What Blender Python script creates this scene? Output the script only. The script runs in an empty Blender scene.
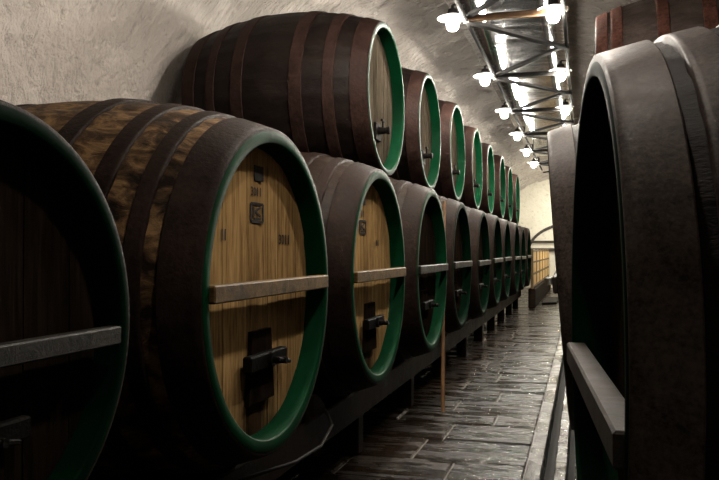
import bpy, math, random
from mathutils import Vector, Matrix, noise
random.seed(7)
PI = math.pi
scene = bpy.context.scene
col = scene.collection
CZ = 1.62                      # eye height above the floor

# ------------------------------------------------------------------ materials
class NT:
    def __init__(s, name):
        s.m = bpy.data.materials.new(name); s.m.use_nodes = True
        s.t = s.m.node_tree; s.t.nodes.clear()
        s.out = s.n('ShaderNodeOutputMaterial')
        s.b = s.n('ShaderNodeBsdfPrincipled')
        s.t.links.new(s.b.outputs[0], s.out.inputs[0])
    def n(s, typ, **kw):
        nd = s.t.nodes.new(typ)
        for k, v in kw.items():
            if k.startswith('i_'):
                nd.inputs[k[2:].replace('_', ' ')].default_value = v
            else: setattr(nd, k, v)
        return nd
    def l(s, a, b): s.t.links.new(a, b)
    def coords(s, scale=(1,1,1), rot=(0,0,0), what='Object'):
        tc = s.n('ShaderNodeTexCoord'); mp = s.n('ShaderNodeMapping')
        mp.inputs['Scale'].default_value = scale; mp.inputs['Rotation'].default_value = rot
        s.l(tc.outputs[what], mp.inputs['Vector']); return mp.outputs[0]
    def noise(s, vec, scale, detail=6, rough=.6, dist=0.0):
        nd = s.n('ShaderNodeTexNoise'); nd.inputs['Scale'].default_value = scale
        nd.inputs['Detail'].default_value = detail; nd.inputs['Roughness'].default_value = rough
        nd.inputs['Distortion'].default_value = dist
        if vec is not None: s.l(vec, nd.inputs['Vector'])
        return nd.outputs['Fac']
    def ramp(s, fac, stops):
        nd = s.n('ShaderNodeValToRGB'); cr = nd.color_ramp
        while len(cr.elements) < len(stops): cr.elements.new(.5)
        for e, (p, c) in zip(cr.elements, stops):
            e.position = p; e.color = (*c, 1) if len(c) == 3 else c
        s.l(fac, nd.inputs[0]); return nd.outputs['Color']
    def mix(s, fac, a, b, mode='MIX'):
        nd = s.n('ShaderNodeMix', data_type='RGBA', blend_type=mode)
        for i, v in ((0, fac), (6, a), (7, b)):
            if isinstance(v, (int, float)): nd.inputs[i].default_value = v
            elif isinstance(v, tuple): nd.inputs[i].default_value = (*v, 1)
            else: s.l(v, nd.inputs[i])
        return nd.outputs[2]
    def math(s, op, a, b=None):
        nd = s.n('ShaderNodeMath', operation=op)
        for i, v in ((0, a), (1, b)):
            if v is None: continue
            if isinstance(v, (int, float)): nd.inputs[i].default_value = v
            else: s.l(v, nd.inputs[i])
        return nd.outputs[0]
    def bump(s, h, strength=.5, dist=.02, prev=None):
        nd = s.n('ShaderNodeBump'); nd.inputs['Strength'].default_value = strength
        nd.inputs['Distance'].default_value = dist; s.l(h, nd.inputs['Height'])
        if prev is not None: s.l(prev, nd.inputs['Normal'])
        return nd.outputs[0]
    def set(s, **kw):
        for k, v in kw.items():
            inp = s.b.inputs[{'color':'Base Color','rough':'Roughness','metal':'Metallic','normal':'Normal',
                              'spec':'Specular IOR Level','emit':'Emission Color','estr':'Emission Strength','coat':'Coat Weight'}[k]]
            if isinstance(v, (int, float)): inp.default_value = v
            elif isinstance(v, tuple): inp.default_value = (*v, 1)
            else: s.l(v, inp)
        return s.m

def stave_wood(name, dark, mid, light, split=(.38,.5,.66), rough=(.42,.62), streak=1.0, spec=.06):
    """staves run along local X; patches and streaks of worn wood"""
    t = NT(name)
    v = t.coords((2.4, 5, 5)); n1 = t.noise(v, 2.6, 9, .7, .8)
    v2 = t.coords((2.2, 3.2, 3.2)); n2 = t.noise(v2, 1.7, 6, .65, .6)
    f = t.math('ADD', t.math('MULTIPLY', n1, .55), t.math('MULTIPLY', n2, .45))
    c = t.ramp(f, [(split[0], dark), (split[1], mid), (split[2], light)])
    v3 = t.coords((2, 60, 60)); n3 = t.noise(v3, 3, 4, .7)
    c = t.mix(.45*streak, c, t.ramp(n3, [(.3, (.35,.32,.3)), (.7, (1.2,1.2,1.2))]), 'MULTIPLY')
    b = t.bump(n3, .35, .006); b = t.bump(n1, .4, .012, b)
    r = t.ramp(n2, [(.3, (rough[0],)*3), (.7, (rough[1],)*3)])
    return t.set(color=c, rough=r, normal=b, spec=spec)

def head_wood(name, dark, mid, light, board=.125, stain=False):
    """vertical boards across a cask head: local Y across, Z along the grain"""
    t = NT(name)
    tc = t.n('ShaderNodeTexCoord'); sp = t.n('ShaderNodeSeparateXYZ'); t.l(tc.outputs['Object'], sp.inputs[0])
    idx = t.math('FLOOR', t.math('DIVIDE', t.math('ADD', sp.outputs['Y'], 10.0), board))
    wn = t.n('ShaderNodeTexWhiteNoise', noise_dimensions='1D'); t.l(idx, wn.inputs['W'])
    cmb = t.n('ShaderNodeCombineXYZ'); t.l(t.math('MULTIPLY', wn.outputs[0], 9.0), cmb.inputs[2])
    add = t.n('ShaderNodeVectorMath', operation='ADD'); t.l(tc.outputs['Object'], add.inputs[0]); t.l(cmb.outputs[0], add.inputs[1])
    mp = t.n('ShaderNodeMapping'); mp.inputs['Scale'].default_value = (1, 26, 1.6); t.l(add.outputs[0], mp.inputs[0])
    g = t.noise(mp.outputs[0], 2.0, 7, .6, .8)
    c = t.ramp(g, [(.28, dark), (.5, mid), (.75, light)])
    c = t.mix(.55, c, t.ramp(wn.outputs[0], [(0, (.55,.5,.45)), (1, (1.25,1.2,1.15))]), 'MULTIPLY')
    mp2 = t.coords((4, 4, 1.3)); st = t.noise(mp2, 1.6, 5, .7)
    c = t.mix(t.ramp(st, [(.52, (0,)*3), (.72, (.75,)*3)]), c, dark)
    if stain:      # beer that ran out of the trapdoor has blackened the boards below it
        n5 = t.noise(t.coords((1, 9, 1.2)), 1.5, 5, .65)
        wd_ = t.math('ADD', t.math('ABSOLUTE', sp.outputs['Y']), t.math('MULTIPLY', n5, .42))
        ms = t.math('MULTIPLY', t.ramp(wd_, [(.30,(1,)*3),(.46,(0,)*3)]), t.ramp(sp.outputs['Z'], [(.50,(1,)*3),(.66,(0,)*3)]))
        c = t.mix(t.math('MULTIPLY', ms, .9), c, (.012,.008,.006))
    return t.set(color=c, rough=.55, normal=t.bump(g, .3, .004), spec=.0)

def iron(name, a, b, rough=(.45,.7), metal=.0, scale=7, spec=.04, bmp=1.0):
    t = NT(name); v = t.coords()
    n1 = t.noise(v, scale, 8, .7); n2 = t.noise(v, scale*6, 5, .7)
    f = t.math('ADD', t.math('MULTIPLY', n1, .5), t.math('MULTIPLY', n2, .5))
    c = t.ramp(f, [(.40, a), (.60, b)])
    return t.set(color=c, rough=t.ramp(n1, [(.3, (rough[0],)*3), (.7, (rough[1],)*3)]), metal=metal,
                 normal=t.bump(n2, .6*bmp, .006*bmp, t.bump(n1, .3, .012*bmp)), spec=spec)

def paint(name, base, worn, rough=.38, wear=.66, spec=.05):
    t = NT(name); v = t.coords()
    n1 = t.noise(v, 16, 7, .7); n2 = t.noise(v, 4, 4, .6)
    c = t.mix(t.ramp(n2, [(.3,(0,)*3),(.7,(1,)*3)]), base, tuple(x*1.5 for x in base))
    c = t.mix(t.ramp(n1, [(wear,(0,)*3),(wear+.06,(1,)*3)]), c, worn)
    t.b.inputs['IOR'].default_value = 1.3
    return t.set(color=c, rough=rough, normal=t.bump(n1, .25, .004), spec=spec)

def plain(name, c, rough=.6, metal=0.0, var=.3, scale=12, spec=.2):
    t = NT(name); v = t.coords(); n1 = t.noise(v, scale, 6, .65)
    cc = t.ramp(n1, [(.3, tuple(x*(1-var) for x in c)), (.7, tuple(min(1,x*(1+var)) for x in c))])
    return t.set(color=cc, rough=rough, metal=metal, normal=t.bump(n1, .2, .005), spec=spec)

def glow(name, c, s):
    t = NT(name); return t.set(color=c, emit=c, estr=s, rough=.3)

M = {}
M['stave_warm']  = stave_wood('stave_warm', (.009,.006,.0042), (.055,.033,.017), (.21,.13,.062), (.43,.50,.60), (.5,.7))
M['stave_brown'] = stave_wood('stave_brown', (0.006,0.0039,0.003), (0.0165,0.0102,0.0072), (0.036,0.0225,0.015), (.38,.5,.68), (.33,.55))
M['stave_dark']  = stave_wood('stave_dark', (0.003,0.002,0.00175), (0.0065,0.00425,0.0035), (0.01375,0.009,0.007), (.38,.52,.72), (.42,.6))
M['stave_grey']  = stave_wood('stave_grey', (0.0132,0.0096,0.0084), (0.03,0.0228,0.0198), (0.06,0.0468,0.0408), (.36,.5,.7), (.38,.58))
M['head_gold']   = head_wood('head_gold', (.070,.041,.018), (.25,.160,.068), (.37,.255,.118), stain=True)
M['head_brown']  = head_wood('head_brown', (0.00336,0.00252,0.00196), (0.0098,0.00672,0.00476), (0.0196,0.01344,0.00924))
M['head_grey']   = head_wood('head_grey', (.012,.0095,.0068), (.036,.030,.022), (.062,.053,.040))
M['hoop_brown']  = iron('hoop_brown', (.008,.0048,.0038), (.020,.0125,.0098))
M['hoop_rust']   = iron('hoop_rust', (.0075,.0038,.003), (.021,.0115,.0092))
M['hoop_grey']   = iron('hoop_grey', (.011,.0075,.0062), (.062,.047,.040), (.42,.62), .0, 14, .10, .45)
M['hoop_red']    = iron('hoop_red', (.016,.007,.0052), (.058,.025,.018))
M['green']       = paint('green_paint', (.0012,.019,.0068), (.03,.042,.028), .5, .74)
M['green_shaded']   = paint('green_paint_shaded', (0.0006,0.006,0.0025), (0.011,0.014,0.01), .6, .72, .02)  # darker copy of the green paint, shade on the rims put into the colour
M['bar']         = stave_wood('bar_wood', (.04,.024,.010), (.10,.062,.026), (.17,.11,.05), spec=.05)
M['bar_grey']    = stave_wood('bar_grey', (0.004387,0.00351,0.002925), (0.01243,0.01024,0.008483), (0.02633,0.02267,0.01901), spec=.08)
M['bar_old']     = stave_wood('bar_old', (.014,.011,.009), (.036,.029,.024), (.075,.064,.054), spec=.1)
M['beam']        = stave_wood('beam_wood', (0.0048,0.0032,0.0024), (0.012,0.008,0.0056), (0.024,0.016,0.0112), spec=.03)
M['black_iron']  = iron('black_iron', (.003,.0026,.0022), (.008,.0068,.006), (.5,.7), .0, 7, .02)
M['ink']         = plain('ink', (.008,.006,.005), .7, 0, .2)
M['brass']       = plain('brass', (.45,.33,.16), .35, .9, .3, 20)
M['steel']       = plain('steel', (.45,.45,.44), .3, .9, .25, 20)
M['truss_steel'] = plain('truss_steel', (.016,.0155,.015), .7, .0, .4, 8, .03)
M['truss_rust']  = plain('truss_rust', (.07,.042,.024), .6, .0, .4, 8, .05)
M['enamel']      = plain('enamel', (0.75,0.74,0.7), .35, 0, .05)
M['hose']        = plain('hose', (.010,.009,.008), .6, 0, .2, 12, .05)
M['pole']        = plain('pole_wood', (.11,.055,.022), .55, 0, .35, 10)
M['fence']       = plain('fence_wood', (.55,.36,.14), .5, 0, .35, 6)
M['fence_back']  = plain('fence_back', (.09,.055,.022), .6, 0, .3, 4)
M['stone']       = plain('stone_dark', (.05,.042,.036), .5, 0, .4, 5)
M['stone_brown'] = plain('stone_brown', (.010,.0066,.0045), .8, 0, .4, 5, .02)
M['stone_pale']  = plain('stone_pale', (.5,.48,.42), .6, 0, .15, 5)
M['bulb']        = glow('bulb_glass', (1.0,.93,.82), 1050.0)
M['bulb_dim']    = glow('bulb_glass_dim', (1.0,.90,.79), 1150.0)
M['bulb_old']    = glow('bulb_glass_old', (1.0,.88,.76), 800.0)
M['bulb_far']    = glow('bulb_glass_far', (1.0,.95,.80), 2600.0)
M['bulb_warm']   = glow('bulb_warm', (1.0,.72,.35), 520.0)

def plaster(name, base, dirt, bump=1.0):
    t = NT(name)
    v = t.coords((1,1,1)); v2 = t.coords((5.5,8,5.5), (.4,.3,.7))
    n1 = t.noise(v2, 1.6, 8, .66, .35); n2 = t.noise(v, 1.1, 5, .6); n3 = t.noise(v, 34, 6, .7)
    n4 = t.noise(v, 5, 7, .65, .2)
    c = t.mix(t.ramp(n2, [(.35,(0,)*3),(.72,(.8,)*3)]), base, dirt)
    c = t.mix(t.ramp(n1, [(.30,(.55,)*3),(.44,(0,)*3)]), c, tuple(x*.45 for x in dirt))
    b = t.bump(n4, .8*bump, .08); b = t.bump(n1, .9*bump, .085, b); b = t.bump(n3, .5*bump, .014, b)
    sp = t.n('ShaderNodeSeparateXYZ'); t.l(v, sp.inputs[0])
    roof = t.n('ShaderNodeMapRange', interpolation_type='SMOOTHSTEP'); roof.inputs[1].default_value = 3.1; roof.inputs[2].default_value = 4.0
    t.l(sp.outputs['Z'], roof.inputs[0])
    n6 = t.noise(t.coords((2.4,13,2.4)), 1.2, 5, .55, .5)                # trowel strokes across the crown of the vault
    b = t.bump(t.math('MULTIPLY', n6, roof.outputs[0]), 1.0*bump, .17, b)
    return t.set(color=c, rough=.72, normal=b, spec=.2)
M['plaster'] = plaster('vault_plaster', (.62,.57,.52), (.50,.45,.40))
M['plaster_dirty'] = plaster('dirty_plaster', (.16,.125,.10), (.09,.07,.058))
M['plaster_far'] = plaster('far_plaster', (.66,.63,.55), (.56,.53,.45), .25)

def slab_mat():
    t = NT('wet_slabs'); v = t.coords()
    n0 = t.noise(v, .9, 3, .5); n1 = t.noise(t.coords((1.0,2.6,1)), 5, 8, .65, .3); n2 = t.noise(v, 40, 5, .7); n3 = t.noise(t.coords((.8,3.2,1)), 2.2, 5, .6)
    c = t.mix(t.ramp(n0, [(.35,(0,)*3),(.65,(1,)*3)]), (.006,.0037,.0022), (.015,.009,.0052))
    c = t.mix(.6, c, t.ramp(n1, [(.3,(.4,)*3),(.7,(1.6,)*3)]), 'MULTIPLY')
    r = t.ramp(n3, [(.44,(.07,)*3),(.58,(.42,)*3)])
    n4 = t.noise(t.coords((1.2,7,1)), 2.6, 4, .55)
    b = t.bump(n1, .7, .026); b = t.bump(n4, .8, .03, b); b = t.bump(n2, .2, .004, b)
    t.b.inputs['IOR'].default_value = 1.24
    return t.set(color=c, rough=r, normal=b, spec=.3)
M['slabs'] = slab_mat()
def wet(name, c, r0, r1):
    t = NT(name); v = t.coords(); n1 = t.noise(v, 6, 8, .65); n3 = t.noise(v, 2, 4, .6)
    cc = t.ramp(n1, [(.3, tuple(x*.5 for x in c)), (.7, tuple(x*1.4 for x in c))])
    r = t.ramp(n3, [(.4,(r0,)*3),(.62,(r1,)*3)])
    return t.set(color=cc, rough=r, normal=t.bump(n1, .8, .05), spec=.2)
M['wet_kerb'] = wet('wet_kerb', (.025,.02,.016), .15, .45)
M['wet_gutter'] = wet('wet_gutter', (.012,.010,.008), .12, .4)

def sheet_mat():
    t = NT('canopy_sheet'); v = t.coords()
    n1 = t.noise(t.coords((.5,3,1)), 3, 5, .6); n2 = t.noise(v, 9, 6, .65)
    c = t.ramp(n2, [(.3,(.18,.18,.184)),(.7,(.36,.36,.355))])
    r = t.ramp(n1, [(.35,(.05,)*3),(.65,(.13,)*3)])
    return t.set(color=c, rough=r, metal=.95, normal=t.bump(n2, .10, .003, t.bump(n1, .25, .012)))
M['sheet'] = sheet_mat()
M['mortar'] = plain('mortar', (.10,.085,.07), .45, 0, .4, 9)
M['mud'] = plain('mud', (.006,.005,.004), .8, 0, .3)

# ------------------------------------------------------------------ geometry helpers
class MB:
    def __init__(s): s.v = []; s.f = []
    def add(s, vs, fs):
        o = len(s.v); s.v += [tuple(v) for v in vs]; s.f += [tuple(i+o for i in f) for f in fs]; return s
    def prism(s, pts, axis_vec):
        """closed polygon pts (3D) extruded along axis_vec"""
        n = len(pts); a = Vector(axis_vec)
        vs = [Vector(p) for p in pts] + [Vector(p)+a for p in pts]
        fs = [tuple(range(n))[::-1], tuple(range(n, 2*n))] + [(i, (i+1) % n, n+(i+1) % n, n+i) for i in range(n)]
        return s.add(vs, fs)
    def box(s, c, d, bev=0.0, mat=None):
        """box with chamfered edges"""
        x, y, z = (d[0]/2, d[1]/2, d[2]/2); b = min(bev, x*.9, y*.9, z*.9)
        T = mat or Matrix.Identity(3); c = Vector(c)
        if b <= 0:
            vs = [c + T @ Vector((sx*x, sy*y, sz*z)) for sx in (-1,1) for sy in (-1,1) for sz in (-1,1)]
            return s.add(vs, [(0,1,3,2),(4,6,7,5),(0,4,5,1),(2,3,7,6),(0,2,6,4),(1,5,7,3)])
        vs = []; key = {}
        for sx in (-1,1):
            for sy in (-1,1):
                for sz in (-1,1):
                    for k, p in enumerate(((sx*x, sy*(y-b), sz*(z-b)), (sx*(x-b), sy*y, sz*(z-b)), (sx*(x-b), sy*(y-b), sz*z))):
                        key[(sx,sy,sz,k)] = len(vs); vs.append(c + T @ Vector(p))
        K = lambda a,b_,c_,k: key[(a,b_,c_,k)]
        fs = []
        for q in (-1,1):
            f = [K(q,-1,-1,0),K(q,1,-1,0),K(q,1,1,0),K(q,-1,1,0)]; fs.append(f if q>0 else f[::-1])
            f = [K(-1,q,-1,1),K(-1,q,1,1),K(1,q,1,1),K(1,q,-1,1)]; fs.append(f if q>0 else f[::-1])
            f = [K(-1,-1,q,2),K(1,-1,q,2),K(1,1,q,2),K(-1,1,q,2)]; fs.append(f if q>0 else f[::-1])
        for a in (-1,1):
            for b_ in (-1,1):
                for (f, sg) in (([K(a,b_,-1,0),K(a,b_,-1,1),K(a,b_,1,1),K(a,b_,1,0)], a*b_),
                          ([K(a,-1,b_,0),K(a,-1,b_,2),K(a,1,b_,2),K(a,1,b_,0)], -a*b_),
                          ([K(-1,a,b_,1),K(-1,a,b_,2),K(1,a,b_,2),K(1,a,b_,1)], a*b_)):
                    fs.append(f[::-1] if sg > 0 else f)
                for c_ in (-1,1):
                    f = [K(a,b_,c_,0),K(a,b_,c_,1),K(a,b_,c_,2)]
                    fs.append(f if a*b_*c_ > 0 else f[::-1])
        return s.add(vs, fs)
    def bar(s, a, b, w, h, bev=0.004, up=(0,0,1)):
        a, b = Vector(a), Vector(b); d = b-a; L = d.length; x = d.normalized()
        u = Vector(up); y = u.cross(x)
        if y.length < 1e-5: y = Vector((0,1,0)).cross(x)
        y.normalize(); z = x.cross(y)
        T = Matrix((x, y, z)).transposed()
        return s.box((a+b)/2, (L, w, h), bev, T)
    def tube(s, pts, r, n=10, cap=True):
        pts = [Vector(p) for p in pts]; m = len(pts); rr = r if isinstance(r, (list,tuple)) else [r]*m
        vs = []; prev = None
        for i, p in enumerate(pts):
            d = (pts[min(i+1,m-1)] - pts[max(i-1,0)]).normalized()
            if prev is None:
                prev = Vector((0,0,1)) if abs(d.z) < .9 else Vector((1,0,0))
            a = (prev - d*prev.dot(d)).normalized(); b = d.cross(a); prev = a
            for k in range(n):
                t = 2*PI*k/n; vs.append(p + (a*math.cos(t) + b*math.sin(t))*rr[i])
        fs = [(i*n+k, i*n+(k+1) % n, (i+1)*n+(k+1) % n, (i+1)*n+k) for i in range(m-1) for k in range(n)]
        if cap: fs += [tuple(range(n))[::-1], tuple(range((m-1)*n, m*n))]
        return s.add(vs, fs)
    def lathe(s, prof, n=64, axis='x', c=(0,0,0), close=False, rfun=None):
        """profile [(h, r)] spun about an axis through c"""
        vs = []
        for i, (h, r) in enumerate(prof):
            for k in range(n):
                t = 2*PI*k/n; q = r if rfun is None else rfun(i, k, r)
                a, b = q*math.cos(t), q*math.sin(t)
                v = (h, a, b) if axis == 'x' else (a, b, h)
                vs.append((v[0]+c[0], v[1]+c[1], v[2]+c[2]))
        m = len(prof); fs = []
        for i in range(m if close else m-1):
            j = (i+1) % m
            fs += [(i*n+k, j*n+k, j*n+(k+1) % n, i*n+(k+1) % n) for k in range(n)]
        return s.add(vs, fs)
    def mesh(s, name, smooth=None):
        me = bpy.data.meshes.new(name); me.from_pydata(s.v, [], s.f); me.validate(); me.update()
        import bmesh
        bm = bmesh.new(); bm.from_mesh(me); bmesh.ops.recalc_face_normals(bm, faces=bm.faces); bm.to_mesh(me); bm.free()
        if smooth is not None:
            me.polygons.foreach_set('use_smooth', [True]*len(me.polygons))
            me.set_sharp_from_angle(angle=math.radians(smooth))
        return me
    def build(s, name, mat, parent=None, smooth=None, loc=None):
        return put(name, s.mesh(name, smooth), mat, parent, loc)

def put(name, me, mat, parent=None, loc=None):
    o = bpy.data.objects.new(name, me); col.objects.link(o)
    if len(me.materials) == 0: me.materials.append(mat)
    if me.materials[0] != mat:
        o.material_slots[0].link = 'OBJECT'; o.material_slots[0].material = mat
    if parent: o.parent = parent
    if loc: o.location = loc
    return o
def tag(o, label=None, cat=None, group=None, kind=None):
    for k, v in (('label', label), ('category', cat), ('group', group), ('kind', kind)):
        if v: o[k] = v
    return o
def empty(name, loc, rz=0):
    o = bpy.data.objects.new(name, None); col.objects.link(o); o.empty_display_size = .1
    o.location = loc; o.rotation_euler = (0,0,rz); return o

# ------------------------------------------------------------------ casks (axis along -X, head at x = 0 facing +X)
def cask_meshes(rf, rb, L, hoops, rim_w=.058, rec=.105, staves=34, th=.011, proud=0.0, bar_dz=.015):
    """shared meshes of one cask size; origin at the underside of the belly"""
    K = {}; c = (0, 0, rb)
    R = lambda x: rb - (rb-rf)*(abs(-x/L*2-1))**2.0          # radius of the belly at x in [-L,0]
    K['R'], K['rb'], K['rf'], K['L'], K['rec'], K['rim'] = R, rb, rf, L, rec, rim_w
    n = staves*3; rnd = random.Random(int(rf*1000)+3); off = [rnd.uniform(-.0035,.0035) for _ in range(staves)]
    prof = [(-L+.012, R(-L)-.012)] + [(-L*(1-i/22), R(-L*(1-i/22))) for i in range(1, 22)] + [(-.012, R(0)-.002)]
    def rf_(i, k, r): return r + (-.006 if k % 3 == 0 else off[k//3])
    mb = MB().lathe(prof, n, 'x', c, rfun=rf_)
    # rear end: lip, recess, flat head
    r0 = R(-L)-.012
    mb.lathe([(-L+.012, r0), (-L, r0-.01), (-L, r0-.05), (-L+.08, r0-.06), (-L+.08, .001)], 64, 'x', c)
    K['body'] = mb.mesh('body', 40)
    ri = rf-rim_w
    mb = MB().lathe([(-.06, rf-.004), (-.012, rf+.002), (-.003, rf-.001), (0, rf-.008), (0, ri+.008), (-.004, ri+.002), (-.012, ri), (-rec-.01, ri-.012)], 96, 'x', c)
    K['rim'] = mb.mesh('chime_rim', 45)
    # head boards
    mb = MB(); rh = ri-.004; bw = .125
    y = -math.ceil(rh/bw)*bw
    rr = random.Random(5)
    while y < rh:
        a, b = max(y+.0015, -rh+.002), min(y+bw-.0015, rh-.002); y += bw
        if b-a < .008: continue
        dx = rr.uniform(-.003, .003); top = []; m = 7
        for i in range(m+1):
            yy = a+(b-a)*i/m; top.append((yy, math.sqrt(max(0, rh*rh-yy*yy))))
        pts = [(-rec+dx, yy, rb+z) for yy, z in top] + [(-rec+dx, yy, rb-z) for yy, z in reversed(top)]
        mb.prism(pts, (-.02, 0, 0))
    mb.lathe([(-rec-.018, .001), (-rec-.018, rh), (-rec-.03, rh), (-rec-.03, .001)], 64, 'x', c)
    K['head'] = mb.mesh('head')
    K['hoops'] = []
    for (a, b) in hoops:
        a_, b_ = -a, -b; m = 5; e = .004
        out = [(a_+(b_-a_)*i/m, R(a_+(b_-a_)*i/m)+th) for i in range(m+1)]
        prof = [(a_+.0, R(a_)-.008), (a_, R(a_)+th-e), (a_-e, R(a_-e)+th)] + out[1:-1] + [(b_+e, R(b_+e)+th), (b_, R(b_)+th-e), (b_, R(b_)-.008)]
        K['hoops'].append(MB().lathe(prof, 96, 'x', c, close=True).mesh('hoop', 40))
    # bar across the head
    hb = .072; zz = rb+bar_dz; ly = math.sqrt(ri*ri-.05**2)
    K['bar'] = MB().box((-.033+proud, 0, zz), (.066, 2*ly+.004, hb), .006).mesh('cross_bar')
    # trapdoor of the head: tapered plank, iron yoke, screw with nut and ring
    k = rf/.75; zb = rb-.36*k
    d = MB().prism([(-rec-.01, -.15*k, zb-.17*k), (-rec-.01, .15*k, zb-.17*k), (-rec-.01, .11*k, zb+.17*k), (-rec-.01, -.11*k, zb+.17*k)], (.035, 0, 0))
    K['door'] = d.mesh('door')
    K['yoke'] = MB().box((-rec+.045, 0, zb+.03*k), (.045, .44*k, .075*k), .008).mesh('yoke')
    K['screw'] = MB().lathe([(-rec+.06, .001), (-rec+.06, .034), (-rec+.085, .034), (-rec+.085, .016), (-rec+.15, .016), (-rec+.15, .001)], 12, 'x', (0,0,zb+.03*k)).mesh('screw', 40)
    K['handle'] = MB().bar((-rec+.135, -.075, zb+.045*k), (-rec+.135, .075, zb+.015*k), .018, .018, .004).mesh('screw_handle')
    # tap of the upper casks: boss, barrel, spout and lever
    zt = rb-.31*k
    t = MB().lathe([(-rec-.004, .001), (-rec-.004, .06), (-rec+.02, .055), (-rec+.03, .03), (-rec+.09, .026), (-rec+.095, .034), (-rec+.12, .034), (-rec+.125, .02), (-rec+.125,.001)], 16, 'x', (0,.0,zt))
    K['tap'] = t.mesh('tap', 40)
    K['tap_lever'] = MB().bar((-rec+.06, 0, zt+.02), (-rec+.06, .0, zt+.085), .016, .016, .004).bar((-rec+.06,-.045,zt+.085),(-rec+.06,.045,zt+.085), .02,.02,.004).mesh('tap_lever')
    K['plate'] = MB().box((-rec+.012, 0, zt-.01), (.024, .17, .15), .006).mesh('tap_plate')
    return K

HL = [(.004,.165), (.225,.295), (.40,.48), (.645,.74), (1.26,1.355), (1.52,1.60), (1.705,1.775), (1.835,1.996)]
HU = [(.004,.14), (.255,.345), (.50,.605), (.995,1.10), (1.255,1.345), (1.46,1.596)]
KL = cask_meshes(.745, .935, 2.0, HL, proud=.022)
KU = cask_meshes(.629, .772, 1.6, HU, rim_w=.04, th=.008)
KR = cask_meshes(.730, .86, 2.0, [(.003,.122), (.158,.238), (.31,.41), (.66,.75), (1.25,1.34), (1.59,1.69), (1.762,1.842), (1.878,1.997)], .04, .13, 34, .016, .02, -.13)
KT = cask_meshes(.70, .87, 1.6, [(.004,.10), (.125,.215), (.47,.56), (.80,.90), (1.12,1.21), (1.385,1.475), (1.50,1.596)])

def cask(K, x, y, zc, rz, body, head, hoop, rim, label, group, bar=None, door=True, tap=False, scale=1.0, hoop_label=None):
    o = empty('lager_cask', (x, y, CZ+zc-K['rb']*scale), rz); o.scale = (scale,)*3
    tag(o, label, 'cask', group)
    put('staves', K['body'], body, o); put('head', K['head'], head, o)
    put('chime_rim', K['rim'], rim, o)
    for h in K['hoops']: put('hoop', h, hoop, o)
    if bar: put('cross_bar', K['bar'], bar, o)
    if door:
        d = put('head_door', K['door'], M['head_brown'], o)
        put('yoke', K['yoke'], M['black_iron'], d); put('screw', K['screw'], M['black_iron'], d)
        put('screw_handle', K['handle'], M['black_iron'], d)
    if tap:
        p = put('tap_plate', K['plate'], M['black_iron'], o)
        t = put('tap', K['tap'], M['black_iron'], o); put('tap_lever', K['tap_lever'], M['black_iron'], t)
    return o

AL, YL, PL, ZL = -1.3706, 1.39, 1.9444, -.1878
AU, ZU = -1.583, 1.2773
lower = [  # dx, dy, dz, scale
 (0,.15,-.026,.77), (0,.005,0,.993), (0,0,0,1.003), (.005,0,-.004,1.02), (-.01,.02,0,1), (.012,-.015,-.01,.99), (0,.01,.0,1.0),
 (-.015,0,0,1), (.01,-.01,0,1.005), (0,.015,-.01,.995), (.012,0,0,1)]
lowlab = [
 'dark cask with a dim green rim cut off by the left edge of the picture',
 'big cask with a golden head stamped with black marks and orange worn staves',
 'cask with a golden head right behind the one with orange worn staves',
 'lower cask with a dark brown head, standing next beyond the two golden heads',
 'fourth lower cask beyond the dark one at the left edge, its head dark brown',
 'fifth lower cask beyond the dark one at the left edge',
 'sixth lower cask beyond the dark one at the left edge',
 'fourth cask from the far end of the lower row, fifth upper cask above it',
 'third from last at the far end of the lower row',
 'next to last at the far end of the lower row',
 'lower cask at the very far end of the row, beside the arched end wall']
lowlab[7] = 'seventh lower cask beyond the dark one at the left edge'
low = []
for i, (dx, dy, dz, sc) in enumerate(lower):
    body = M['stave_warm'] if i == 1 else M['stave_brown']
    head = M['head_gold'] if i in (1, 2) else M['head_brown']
    low.append(cask(KL, AL+dx, YL+PL*i+dy, ZL+dz, 0, body, head, M['hoop_brown'], M['green'] if i in (1,2,3) else M['green_shaded'], lowlab[i],
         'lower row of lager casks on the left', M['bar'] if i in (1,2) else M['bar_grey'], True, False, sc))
    if i == 0:
        for ch in low[0].children:
            if ch.name.startswith('cross_bar'): ch.location.z = -.075; ch.scale.y = .96
upper = [(.012,.005,-.008,1.0), (.004,.003,.004,.985), (0,0,.02,1.01), (0,.03,.0,1.0), (-.01,0,0,1), (.01,.02,.01,1.01), (0,-.02,0,1), (.01,0,0,1)]
uplab = [
 'biggest upper cask, lying above the two golden headed casks against the pale wall',
 'second upper cask from the near end, grey head and bright green rim',
 'third upper cask from the near end of the top row',
 'fourth upper cask from the near end of the top row',
 'fourth from last cask at the far end of the top row',
 'third from last cask at the far end of the top row',
 'next to last cask at the far end of the top row',
 'farthest cask of the top row, small against the pale end wall']
for i, (dx, dy, dz, sc) in enumerate(upper):
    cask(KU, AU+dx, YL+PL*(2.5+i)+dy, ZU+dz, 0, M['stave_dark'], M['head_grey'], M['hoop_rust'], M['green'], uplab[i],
         'upper row of lager casks on the left', None, False, True, sc)
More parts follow.
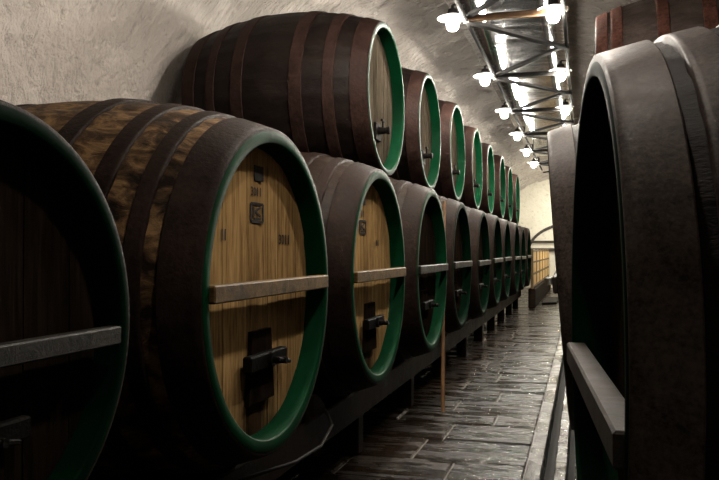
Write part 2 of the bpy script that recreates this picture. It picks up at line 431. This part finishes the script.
# right-hand row, turned a few degrees
RR = PI+.0786
right = [(.018,2.1675,-.237,RR,1.0), (-.055,4.15,-.15,PI+.02,1.03), (-.02,6.12,-.19,PI+.05,1.0), (.0,8.1,-.19,PI+.05,1.0)]
rlab = ['huge dark cask in the right foreground with broad grey brown hoops',
        'cask on the right just beyond the huge foreground one, only its hooped edge showing',
        'right hand cask hidden third in the row under the red hooped one',
        'right hand cask hidden fourth in the row under the red hooped one']
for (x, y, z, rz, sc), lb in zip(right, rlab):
    rc = cask(KR, x, y, z, rz, M['stave_dark'], M['head_brown'], M['hoop_grey'], M['green_shaded'], lb, 'casks along the right side', M['bar_old'], False, False, sc)
    if y == 4.15:
        MB().lathe([(-.02,.001),(-.02,.022),(.008,.022),(.013,.017),(.013,.001)], 18, 'z', (.03,.60,KR['rb']+.02)).build('spigot', M['steel'], rc, 40)
        rc.rotation_euler.y = .0737
        for ch in rc.children:
            if ch.name.startswith('cross_bar'): ch.location.z = .13      # nose hangs a little
cask(KT, .12, 7.10, 1.33, PI-.03, M['stave_grey'], M['head_brown'], M['hoop_red'], M['green_shaded'],
     'upper right cask with red rusted hoops above the huge foreground cask', None, None, False, True)

# ------------------------------------------------------------------ marks burnt into the two golden heads
def text_mesh(txt, w, h, cy, cz, x):
    cu = bpy.data.curves.new('t', 'FONT'); cu.body = txt; cu.size = 1; cu.offset = .014
    ob = bpy.data.objects.new('t', cu); col.objects.link(ob)
    bpy.context.view_layer.update()
    me = bpy.data.meshes.new_from_object(ob.evaluated_get(bpy.context.evaluated_depsgraph_get()))
    bpy.data.objects.remove(ob); bpy.data.curves.remove(cu)
    xs = [v.co.x for v in me.vertices]; ys = [v.co.y for v in me.vertices]
    x0, x1, y0, y1 = min(xs), max(xs), min(ys), max(ys)
    for v in me.vertices:
        v.co = (x, cy+((v.co.x-x0)/(x1-x0)-.5)*w, cz+((v.co.y-y0)/(y1-y0)-.5)*h)
    return me
def marks(o, K, items):
    for kind, cy, cz, w, h in items:
        x = -K['rec']+.006; z = K['rb']+cz
        if kind == 'plate':
            m = MB().box((x, cy, z), (.003, w, h)); me = m.mesh('burnt_square')
            c = put('burnt_square', me, M['ink'], o)
        elif kind == 'stamp':
            m = MB(); t = .012
            for (a, b, c_, d) in ((0,h/2,w,t),(0,-h/2,w,t),(-w/2,0,t*1.3,h),(w/2,0,t*1.3,h)):
                m.box((x, cy+a, z+b), (.003, c_, d))
            m.bar((x, cy-w*.28, z-h*.25), (x, cy-w*.28, z+h*.32), .003, .016, 0)
            m.bar((x, cy-w*.25, z+h*.02), (x, cy+w*.28, z+h*.32), .003, .010, 0)
            m.bar((x, cy-w*.1, z+h*.02), (x, cy+w*.28, z-h*.18), .003, .010, 0)
            m.bar((x, cy-w*.25, z-h*.33), (x, cy+w*.3, z-h*.33), .003, .010, 0)
            put('burnt_stamp', m.mesh('burnt_stamp'), M['ink'], o)
        else:
            n_ = len(kind); dw = w/n_
            for q, chx in enumerate(kind):
                put('burnt_digit', text_mesh(chx, dw*(.42 if chx == '1' else .82), h, cy+(q-(n_-1)/2)*dw, z, x), M['ink'], o)
marks(low[1], KL, [('plate', 0, .553, .105, .072), ('3011', -.03, .465, .125, .042), ('stamp', -.02, .365, .14, .085), ('11', -.37, .255, .06, .05), ('3011', .325, .243, .16, .05)])
marks(low[2], KL, [('plate', -.14, .543, .11, .08), ('11', -.15, .44, .09, .045), ('stamp', -.15, .345, .15, .09), ('11', .24, .24, .11, .045)])

# ------------------------------------------------------------------ stillage under the casks
def stillage(x0, x1, posts, y0, y1, top, label, wedges):
    o = empty('stillage', (0, (y0+y1)/2, 0)); tag(o, label, 'rack')
    oy = (y0+y1)/2
    for x in (x0, x1):
        MB().box((x, 0, top-.11), (.20, y1-y0, .22), .012).build('beam', M['beam'], o)
        for y in posts: MB().box((x, y-oy, (top-.22)/2), (.15, .15, top-.22), .01).build('post', M['beam'], o)
    for y in wedges:
        for x in (x0, x1):
            for sg in (-1, 1):
                MB().prism([(x-.08, y-oy+sg*.30, top), (x-.08, y-oy+sg*.52, top), (x-.08, y-oy+sg*.52, top+.135), (x-.08, y-oy+sg*.46, top+.135), (x-.08, y-oy+sg*.30, top+.045)], (.16,0,0)).build('wedge', M['beam'], o)
    return o
postsL = [3.95+PL*i-PL for i in range(0, 11)]
sl = stillage(-1.78, -2.98, postsL, .2, 22.2, .525, 'dark timber stillage beams and posts under the left row of casks', [YL+PL*i for i in range(1, 11)])
sr = stillage(.42, 1.62, [1.15, 3.15, 5.1, 7.1, 9.0], .9, 9.3, .53, 'dark timber stillage under the right hand casks', [2.17, 4.15, 6.12, 8.1])

# ------------------------------------------------------------------ pole, hose
p = MB().tube([(-1.345, 7.6, .0), (-1.365, 7.71, .35), (-1.435, 8.12, 1.42), (-1.475, 8.44, 2.16)], [.021,.02,.019,.018], 10)
pole = p.build('wooden_pole', M['pole'], None, 40)
tag(pole, 'slim brown wooden pole standing on the floor in front of the lower casks', 'pole')
hz = MB().tube([(-1.69,2.98,.54),(-1.6,3.1,.545),(-1.48,3.35,.56),(-1.42,3.7,.53),(-1.42,4.1,.515),(-1.47,4.45,.55),(-1.58,4.7,.555),(-1.69,4.95,.54)], .010, 8)
tag(hz.build('hose', M['hose'], None, 60), 'thin dark hose sagging under the golden headed cask', 'hose')

# ------------------------------------------------------------------ setting: vault, walls, floor
XC, HW, SP, HH, Y0, Y1 = -.6, 3.04, 2.55, 2.22, -3.2, 34.0
def nz(p, a=.045):
    return a*(noise.noise(Vector(p)*1.3) + .55*noise.noise(Vector(p)*3.4+Vector((7,0,0))) + .3*noise.noise(Vector(p)*8))
def vault_pt(t, y):
    c, s = math.cos(t), math.sin(t)
    x, z = XC - HW*c, SP + HH*s
    d = nz((x, y, z))
    u, w = t*2.6 + .4*noise.noise(Vector((t*2, y, 5))), y + t*.7       # trowel strokes running round the vault
    k = max(.12, min(1, (t-.62)/.35))
    d += k*(.022*noise.noise(Vector((u*1.5, w*4.5, 3))) + .045*noise.noise(Vector((u*2.6, w*9, 9))) + .050*noise.noise(Vector((u*4.5, w*17, 4))))
    return (x + d*c, y, z - d*s)
ny = 950; ys = [Y0+(Y1-Y0)*(i/ny)**1.35 for i in range(ny+1)]
def grid(f, us, vs):
    m = MB(); nu = len(us)
    m.add([f(u, v) for v in vs for u in us], [(j*nu+i, j*nu+i+1, (j+1)*nu+i+1, (j+1)*nu+i) for j in range(len(vs)-1) for i in range(nu-1)])
    return m
ceil = grid(vault_pt, [PI*i/230 for i in range(231)], ys).build('ceiling', M['plaster'], None, 180)
tag(ceil, 'rough whitewashed barrel vault of the cellar', 'ceiling', None, 'structure')
def wall(sg):
    def f(z, y):
        x = XC + sg*HW; return (x - sg*nz((x, y, z)), y, z)
    return grid(f, [-.05+(SP+.05)*i/22 for i in range(23)], ys)
tag(wall(-1).build('wall_left', M['plaster'], None, 180), 'rough whitewashed side wall behind the left casks', 'wall', None, 'structure')
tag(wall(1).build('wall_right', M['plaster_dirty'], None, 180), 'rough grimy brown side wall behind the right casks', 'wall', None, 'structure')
def end_poly(y, th, name, label):
    pts = [(XC-HW-.1, y, -.05)] + [(XC-(HW+.1)*math.cos(PI*i/40), y, SP+(HH+.1)*math.sin(PI*i/40)) for i in range(41)] + [(XC+HW+.1, y, -.05)]
    tag(MB().prism(pts, (0, th, 0)).build(name, M['plaster_far']), label, 'wall', None, 'structure')
end_poly(Y1-.1, .25, 'wall_far', 'pale plastered end wall with an arch')
end_poly(Y0+.1, -.25, 'wall_near', 'plastered wall behind the viewer')
# arch and ledges on the far wall
AZ = CZ+.95
m = MB(); arc = [(-.35-1.9*math.cos(PI*i/30), AZ-1.05+1.25*math.sin(PI*i/30)) for i in range(31)]
for (a, b) in zip(arc[:-1], arc[1:]): m.bar((a[0], Y1-.13, a[1]), (b[0], Y1-.13, b[1]), .12, .14, .01, (0,1,0))
tag(m.build('trim_1', M['stone']), 'dark arch moulding on the end wall', 'trim', None, 'structure')
tag(MB().box((-.4, Y1-.16, CZ+.36), (4.4, .16, .09), .01).build('trim_2', M['stone']), 'dark ledge across the end wall under the arch', 'trim', None, 'structure')
tag(MB().box((-.4, Y1-.18, CZ+.02), (4.4, .2, .12), .01).build('trim_3', M['stone']), 'lower dark ledge across the end wall', 'trim', None, 'structure')

# floor
m = MB(); rs = random.Random(21); y = Y0
while y < Y1-.05:
    dy = rs.uniform(.50, .68); x = -.41
    w0 = rs.uniform(.35, 1.1)
    while x > -3.7:
        wd2 = w0 if x > -.42 else rs.uniform(.72, 1.12)
        T = (Matrix.Rotation(rs.uniform(-.011,.011), 3, 'X') @ Matrix.Rotation(rs.uniform(-.006,.006), 3, 'Y'))
        y1 = min(y+dy, Y1)
        m.box((x-wd2/2, (y+y1)/2, -.05+rs.uniform(-.004,.002)), (wd2-.014, y1-y-.016, .1), .011, T)
        x -= wd2
    y += dy
fl = m.build('floor', M['slabs']); tag(fl, 'wet dark stone slab floor of the aisle', 'floor', None, 'structure')
tag(MB().box(((-4.0-.41)/2, (Y0+Y1)/2, -.07), (3.59, Y1-Y0, .1)).build('trim_8', M['mortar']), 'pale mortar joints between the floor slabs', 'mortar', None, 'structure')
def strip(name, x0, x1, z0, z1, mat, label):
    b_ = .006
    o = MB().prism([(x0,Y0,z0),(x0,Y0,z1-b_),(x0+b_,Y0,z1),(x1-b_,Y0,z1),(x1,Y0,z1-b_),(x1,Y0,z0)], (0,Y1-Y0,0)).build(name, mat)
    tag(o, label, 'floor strip', None, 'structure')
strip('trim_4', -.405, -.295, -.2, .008, M['wet_kerb'], 'worn wet kerb stones along the gutter')
strip('trim_5', -.205, -.12, -.2, -.012, M['wet_gutter'], 'wet strip between the two gutter channels')
strip('trim_6', -.06, 2.6, -.2, 0, M['wet_gutter'], 'bare wet floor under the right hand casks')
strip('trim_7', -.41, -.05, -.26, -.17, M['mud'], 'dark bottom of the gutter channels')

# ------------------------------------------------------------------ lamps, truss and drip canopy over the aisle
ZT = CZ+2.10; XLT, XRT = -1.01, -.15; SPC = 2.42; YL0 = 6.95
YA, YB = -3.0, 20.6
tr = empty('steel_truss', ((XLT+XRT)/2, (YA+YB)/2, ZT)); tag(tr, 'long zigzag steel truss under the cellar vault between two rows of lamps', 'truss')
def loc(p): return (p[0]-(XLT+XRT)/2, p[1]-(YA+YB)/2, p[2]-ZT)
for x in (XLT, XRT):
    MB().bar(loc((x,YA,ZT)), loc((x,YB,ZT)), .03, .035, .004).build('rail', M['truss_steel'], tr)
nodes = [YL0 + SPC*i for i in range(-4, 6)]
for y in nodes:
    MB().bar(loc((XLT,y,ZT+.01)), loc((XRT,y,ZT+.01)), .055, .05, .004).build('cross_beam', M['truss_rust'] if abs(y-YL0) < .1 else M['truss_steel'], tr)
    MB().bar(loc((XLT,y,ZT-.012)), loc((XRT,y+SPC/2,ZT-.012)), .075, .03, .003).build('diagonal', M['truss_steel'], tr)
    MB().bar(loc((XRT,y+SPC/2,ZT+.022)), loc((XLT,y+SPC,ZT+.022)), .06, .03, .003).build('diagonal', M['truss_steel'], tr)
# hangers up to the vault
for y in nodes[::2]:
    for x in (XLT, XRT):
        top = SP+HH*math.sin(math.acos(max(-1,min(1,(XC-x)/HW))))
        MB().bar(loc((x,y+.3,ZT)), loc((x,y+.3,CZ+2.45)), .012, .012, .002).build('hanger', M['truss_steel'], tr)
# corrugated sheet
m = MB(); n = 420; ZS = CZ+2.46; xs = (-1.28, -1.0, -.72, -.44, -.15)
vs = []
for j in range(n+1):
    y = YA+(YB-YA)*j/n
    wv = .0006*math.sin(2*PI*y/.16)
    sag = .012*noise.noise(Vector((y*.6, 3, 1)))
    for x in xs: vs.append((x, y, ZS+wv+sag+.04*(1-((x+.715)/.56)**2)))
nu = len(xs)
m.add(vs, [(j*nu+i, j*nu+i+1, (j+1)*nu+i+1, (j+1)*nu+i) for j in range(n) for i in range(nu-1)])
sh = m.build('drip_canopy', M['sheet'], None, 180)
md = sh.modifiers.new('thickness', 'SOLIDIFY'); md.thickness = .004
for y in nodes[::2]:
    for x in (-1.1, -.3):
        top = SP+HH*math.sin(math.acos((XC-x)/HW))
        MB().bar((x,y+.6,ZS+.01), (x,y+.6,top+.05), .012, .012, .002).build('hanger', M['truss_steel'], sh)
tag(sh, 'shiny corrugated metal drip sheet hung above the truss', 'canopy')

# one lamp: stem with bracket, enamel brim and opal glass
def lamp_proto():
    K = {}
    K['stem'] = MB().tube([(0,0,.115),(0,0,.03)], .014, 10).lathe([(.03,.05),(.075,.042),(.085,.016)], 20, 'z').mesh('lamp_stem', 40)
    K['brim'] = MB().lathe([(.034,.001),(.034,.05),(.020,.075),(.0,.138),(-.006,.138),(.010,.07),(.012,.001)], 32, 'z').mesh('lamp_brim', 40)
    K['glass'] = MB().lathe([(-.0,.03),(-.018,.045),(-.055,.058),(-.09,.052),(-.115,.034),(-.124,.001)], 18, 'z').mesh('lamp_glass', 60)
    return K
LK = lamp_proto()
def lamp(x, y, label, group, rail, glass='bulb'):
    o = empty('cellar_lamp', (x, y, ZT+.03)); tag(o, label, 'lamp', group)
    put('lamp_stem', LK['stem'], M['truss_steel'], o)
    MB().bar((0,0,.118), (rail-x+.006,0,.118), .03, .012, .002).bar((rail-x,0,.118), (rail-x,0,-.03), .03, .012, .002).build('bracket', M['truss_steel'], o)
    put('lamp_brim', LK['brim'], M['enamel'], o); put('lamp_glass', LK['glass'], M[glass], o)
names = ['nearest', 'second nearest', 'third nearest', 'fourth nearest', 'second farthest', 'farthest']
for i in range(-2, 6):
    y = YL0+SPC*i
    for sd, x, rail in (('left', -1.135, XLT), ('right', -.24, XRT)):
        if i == -2 and sd == 'left': continue
        if i >= 0: lb = '%s glowing lamp in view in the %s string under the truss' % (names[i], sd)
        else: lb = 'unseen glowing lamp of the %s string, %s before the ones in view' % (sd, 'last' if i == -1 else 'second last')
        lamp(x, y, lb, 'lamps of the %s string' % sd if i >= 0 else 'near lamps of the %s string' % sd, rail, 'bulb' if i >= 0 else ('bulb_dim' if i == -1 else 'bulb_old'))

# ------------------------------------------------------------------ far end: slatted fence on a low wall, flat board on the floor
fx, f0, f1 = -1.32, 21.85, 32.6
for k_, yy_ in enumerate((24.6, 28.2, 31.8)):  # added lamps out of view, put in to brighten the far hall
    o = empty('cellar_lamp', (.10, yy_, ZT+.03)); tag(o, 'added lamp brightening the far hall, unseen behind the right hand casks', 'lamp', 'added lamps of the far hall')
    put('lamp_stem', LK['stem'], M['truss_steel'], o); put('lamp_brim', LK['brim'], M['enamel'], o); put('lamp_glass', LK['glass'], M['bulb_far'], o)
    MB().tube([(0,0,.1),(0,0,.98)], .01, 8).build('pendant_rod', M['truss_steel'], o, 40)
b = MB().box((fx-.04, (f0+f1)/2, .27), (.2, f1-f0, .54), .02).build('low_wall', M['stone_brown'])
tag(b, 'low dark stone wall under the golden slatted fence at the far end', 'wall')
fo = empty('slatted_fence', (fx, (f0+f1)/2, .54)); tag(fo, 'golden lit slatted wooden fence at the far end of the aisle', 'fence')
H = 1.1; LF = f1-f0
MB().box((-.06, 0, H/2), (.03, LF, H), .004).build('back_board', M['fence_back'], fo)
nb = 6
for i in range(nb+1): MB().box((-.025, -LF/2+.05+(LF-.1)*i/nb, H/2), (.05, .16, H), .002).build('post', M['fence_back'], fo)
for z in (.04, .40, .74, H-.04): MB().box((-.028, 0, z), (.05, LF, .05), .002).build('rail', M['fence_back'], fo)
for i in range(nb):
    for z in (.22, .57, .90):
        MB().box((-.03, -LF/2+.05+(LF-.1)*(i+.5)/nb, z), (.03, (LF-.1)/nb-.16, .28), .002).build('panel', M['fence'], fo)
bd = MB().prism([(-1.15,23.2,0),(-.75,23.5,0),(-.72,26.0,0),(-1.1,26.2,0)], (0,0,.07)).build('flat_board', M['black_iron'])
tag(bd, 'dark flat board lying on the wet floor at the far end', 'board')
wl = empty('warm_wall_lamp', (-.55, 28.2, CZ+.9)); tag(wl, 'warm lamp out of sight lighting the golden fence', 'lamp')
wl.location = (.35, 28.0, CZ+.6)
MB().lathe([(-.06,.001),(-.05,.035),(0,.06),(.05,.035),(.06,.001)], 14, 'z').build('glass', M['bulb_warm'], wl, 60)
MB().box((0,0,.09), (.09,.09,.06), .01).build('socket', M['black_iron'], wl)
MB().tube([(0,0,.1),(0,0,3.0)], .012, 8).build('pendant_rod', M['black_iron'], wl, 40)

# ------------------------------------------------------------------ camera, world, view
cam = bpy.data.cameras.new('camera'); co = bpy.data.objects.new('camera', cam); col.objects.link(co)
cam.sensor_width = 36; cam.lens = 765.2/719*36; cam.clip_start = .02; cam.clip_end = 200
co.location = (0, 0, CZ); co.rotation_euler = (PI/2+.0131, 0, .2835)
scene.camera = co
wd = bpy.data.worlds.new('world'); scene.world = wd; wd.use_nodes = True
wd.node_tree.nodes['Background'].inputs[0].default_value = (0,0,0,1)
vs_ = scene.view_settings; vs_.view_transform = 'Standard'; vs_.look = 'None'; vs_.gamma = 1; vs_.use_curve_mapping = False
vs_.exposure = 0.0
scene.cycles.max_bounces = 8
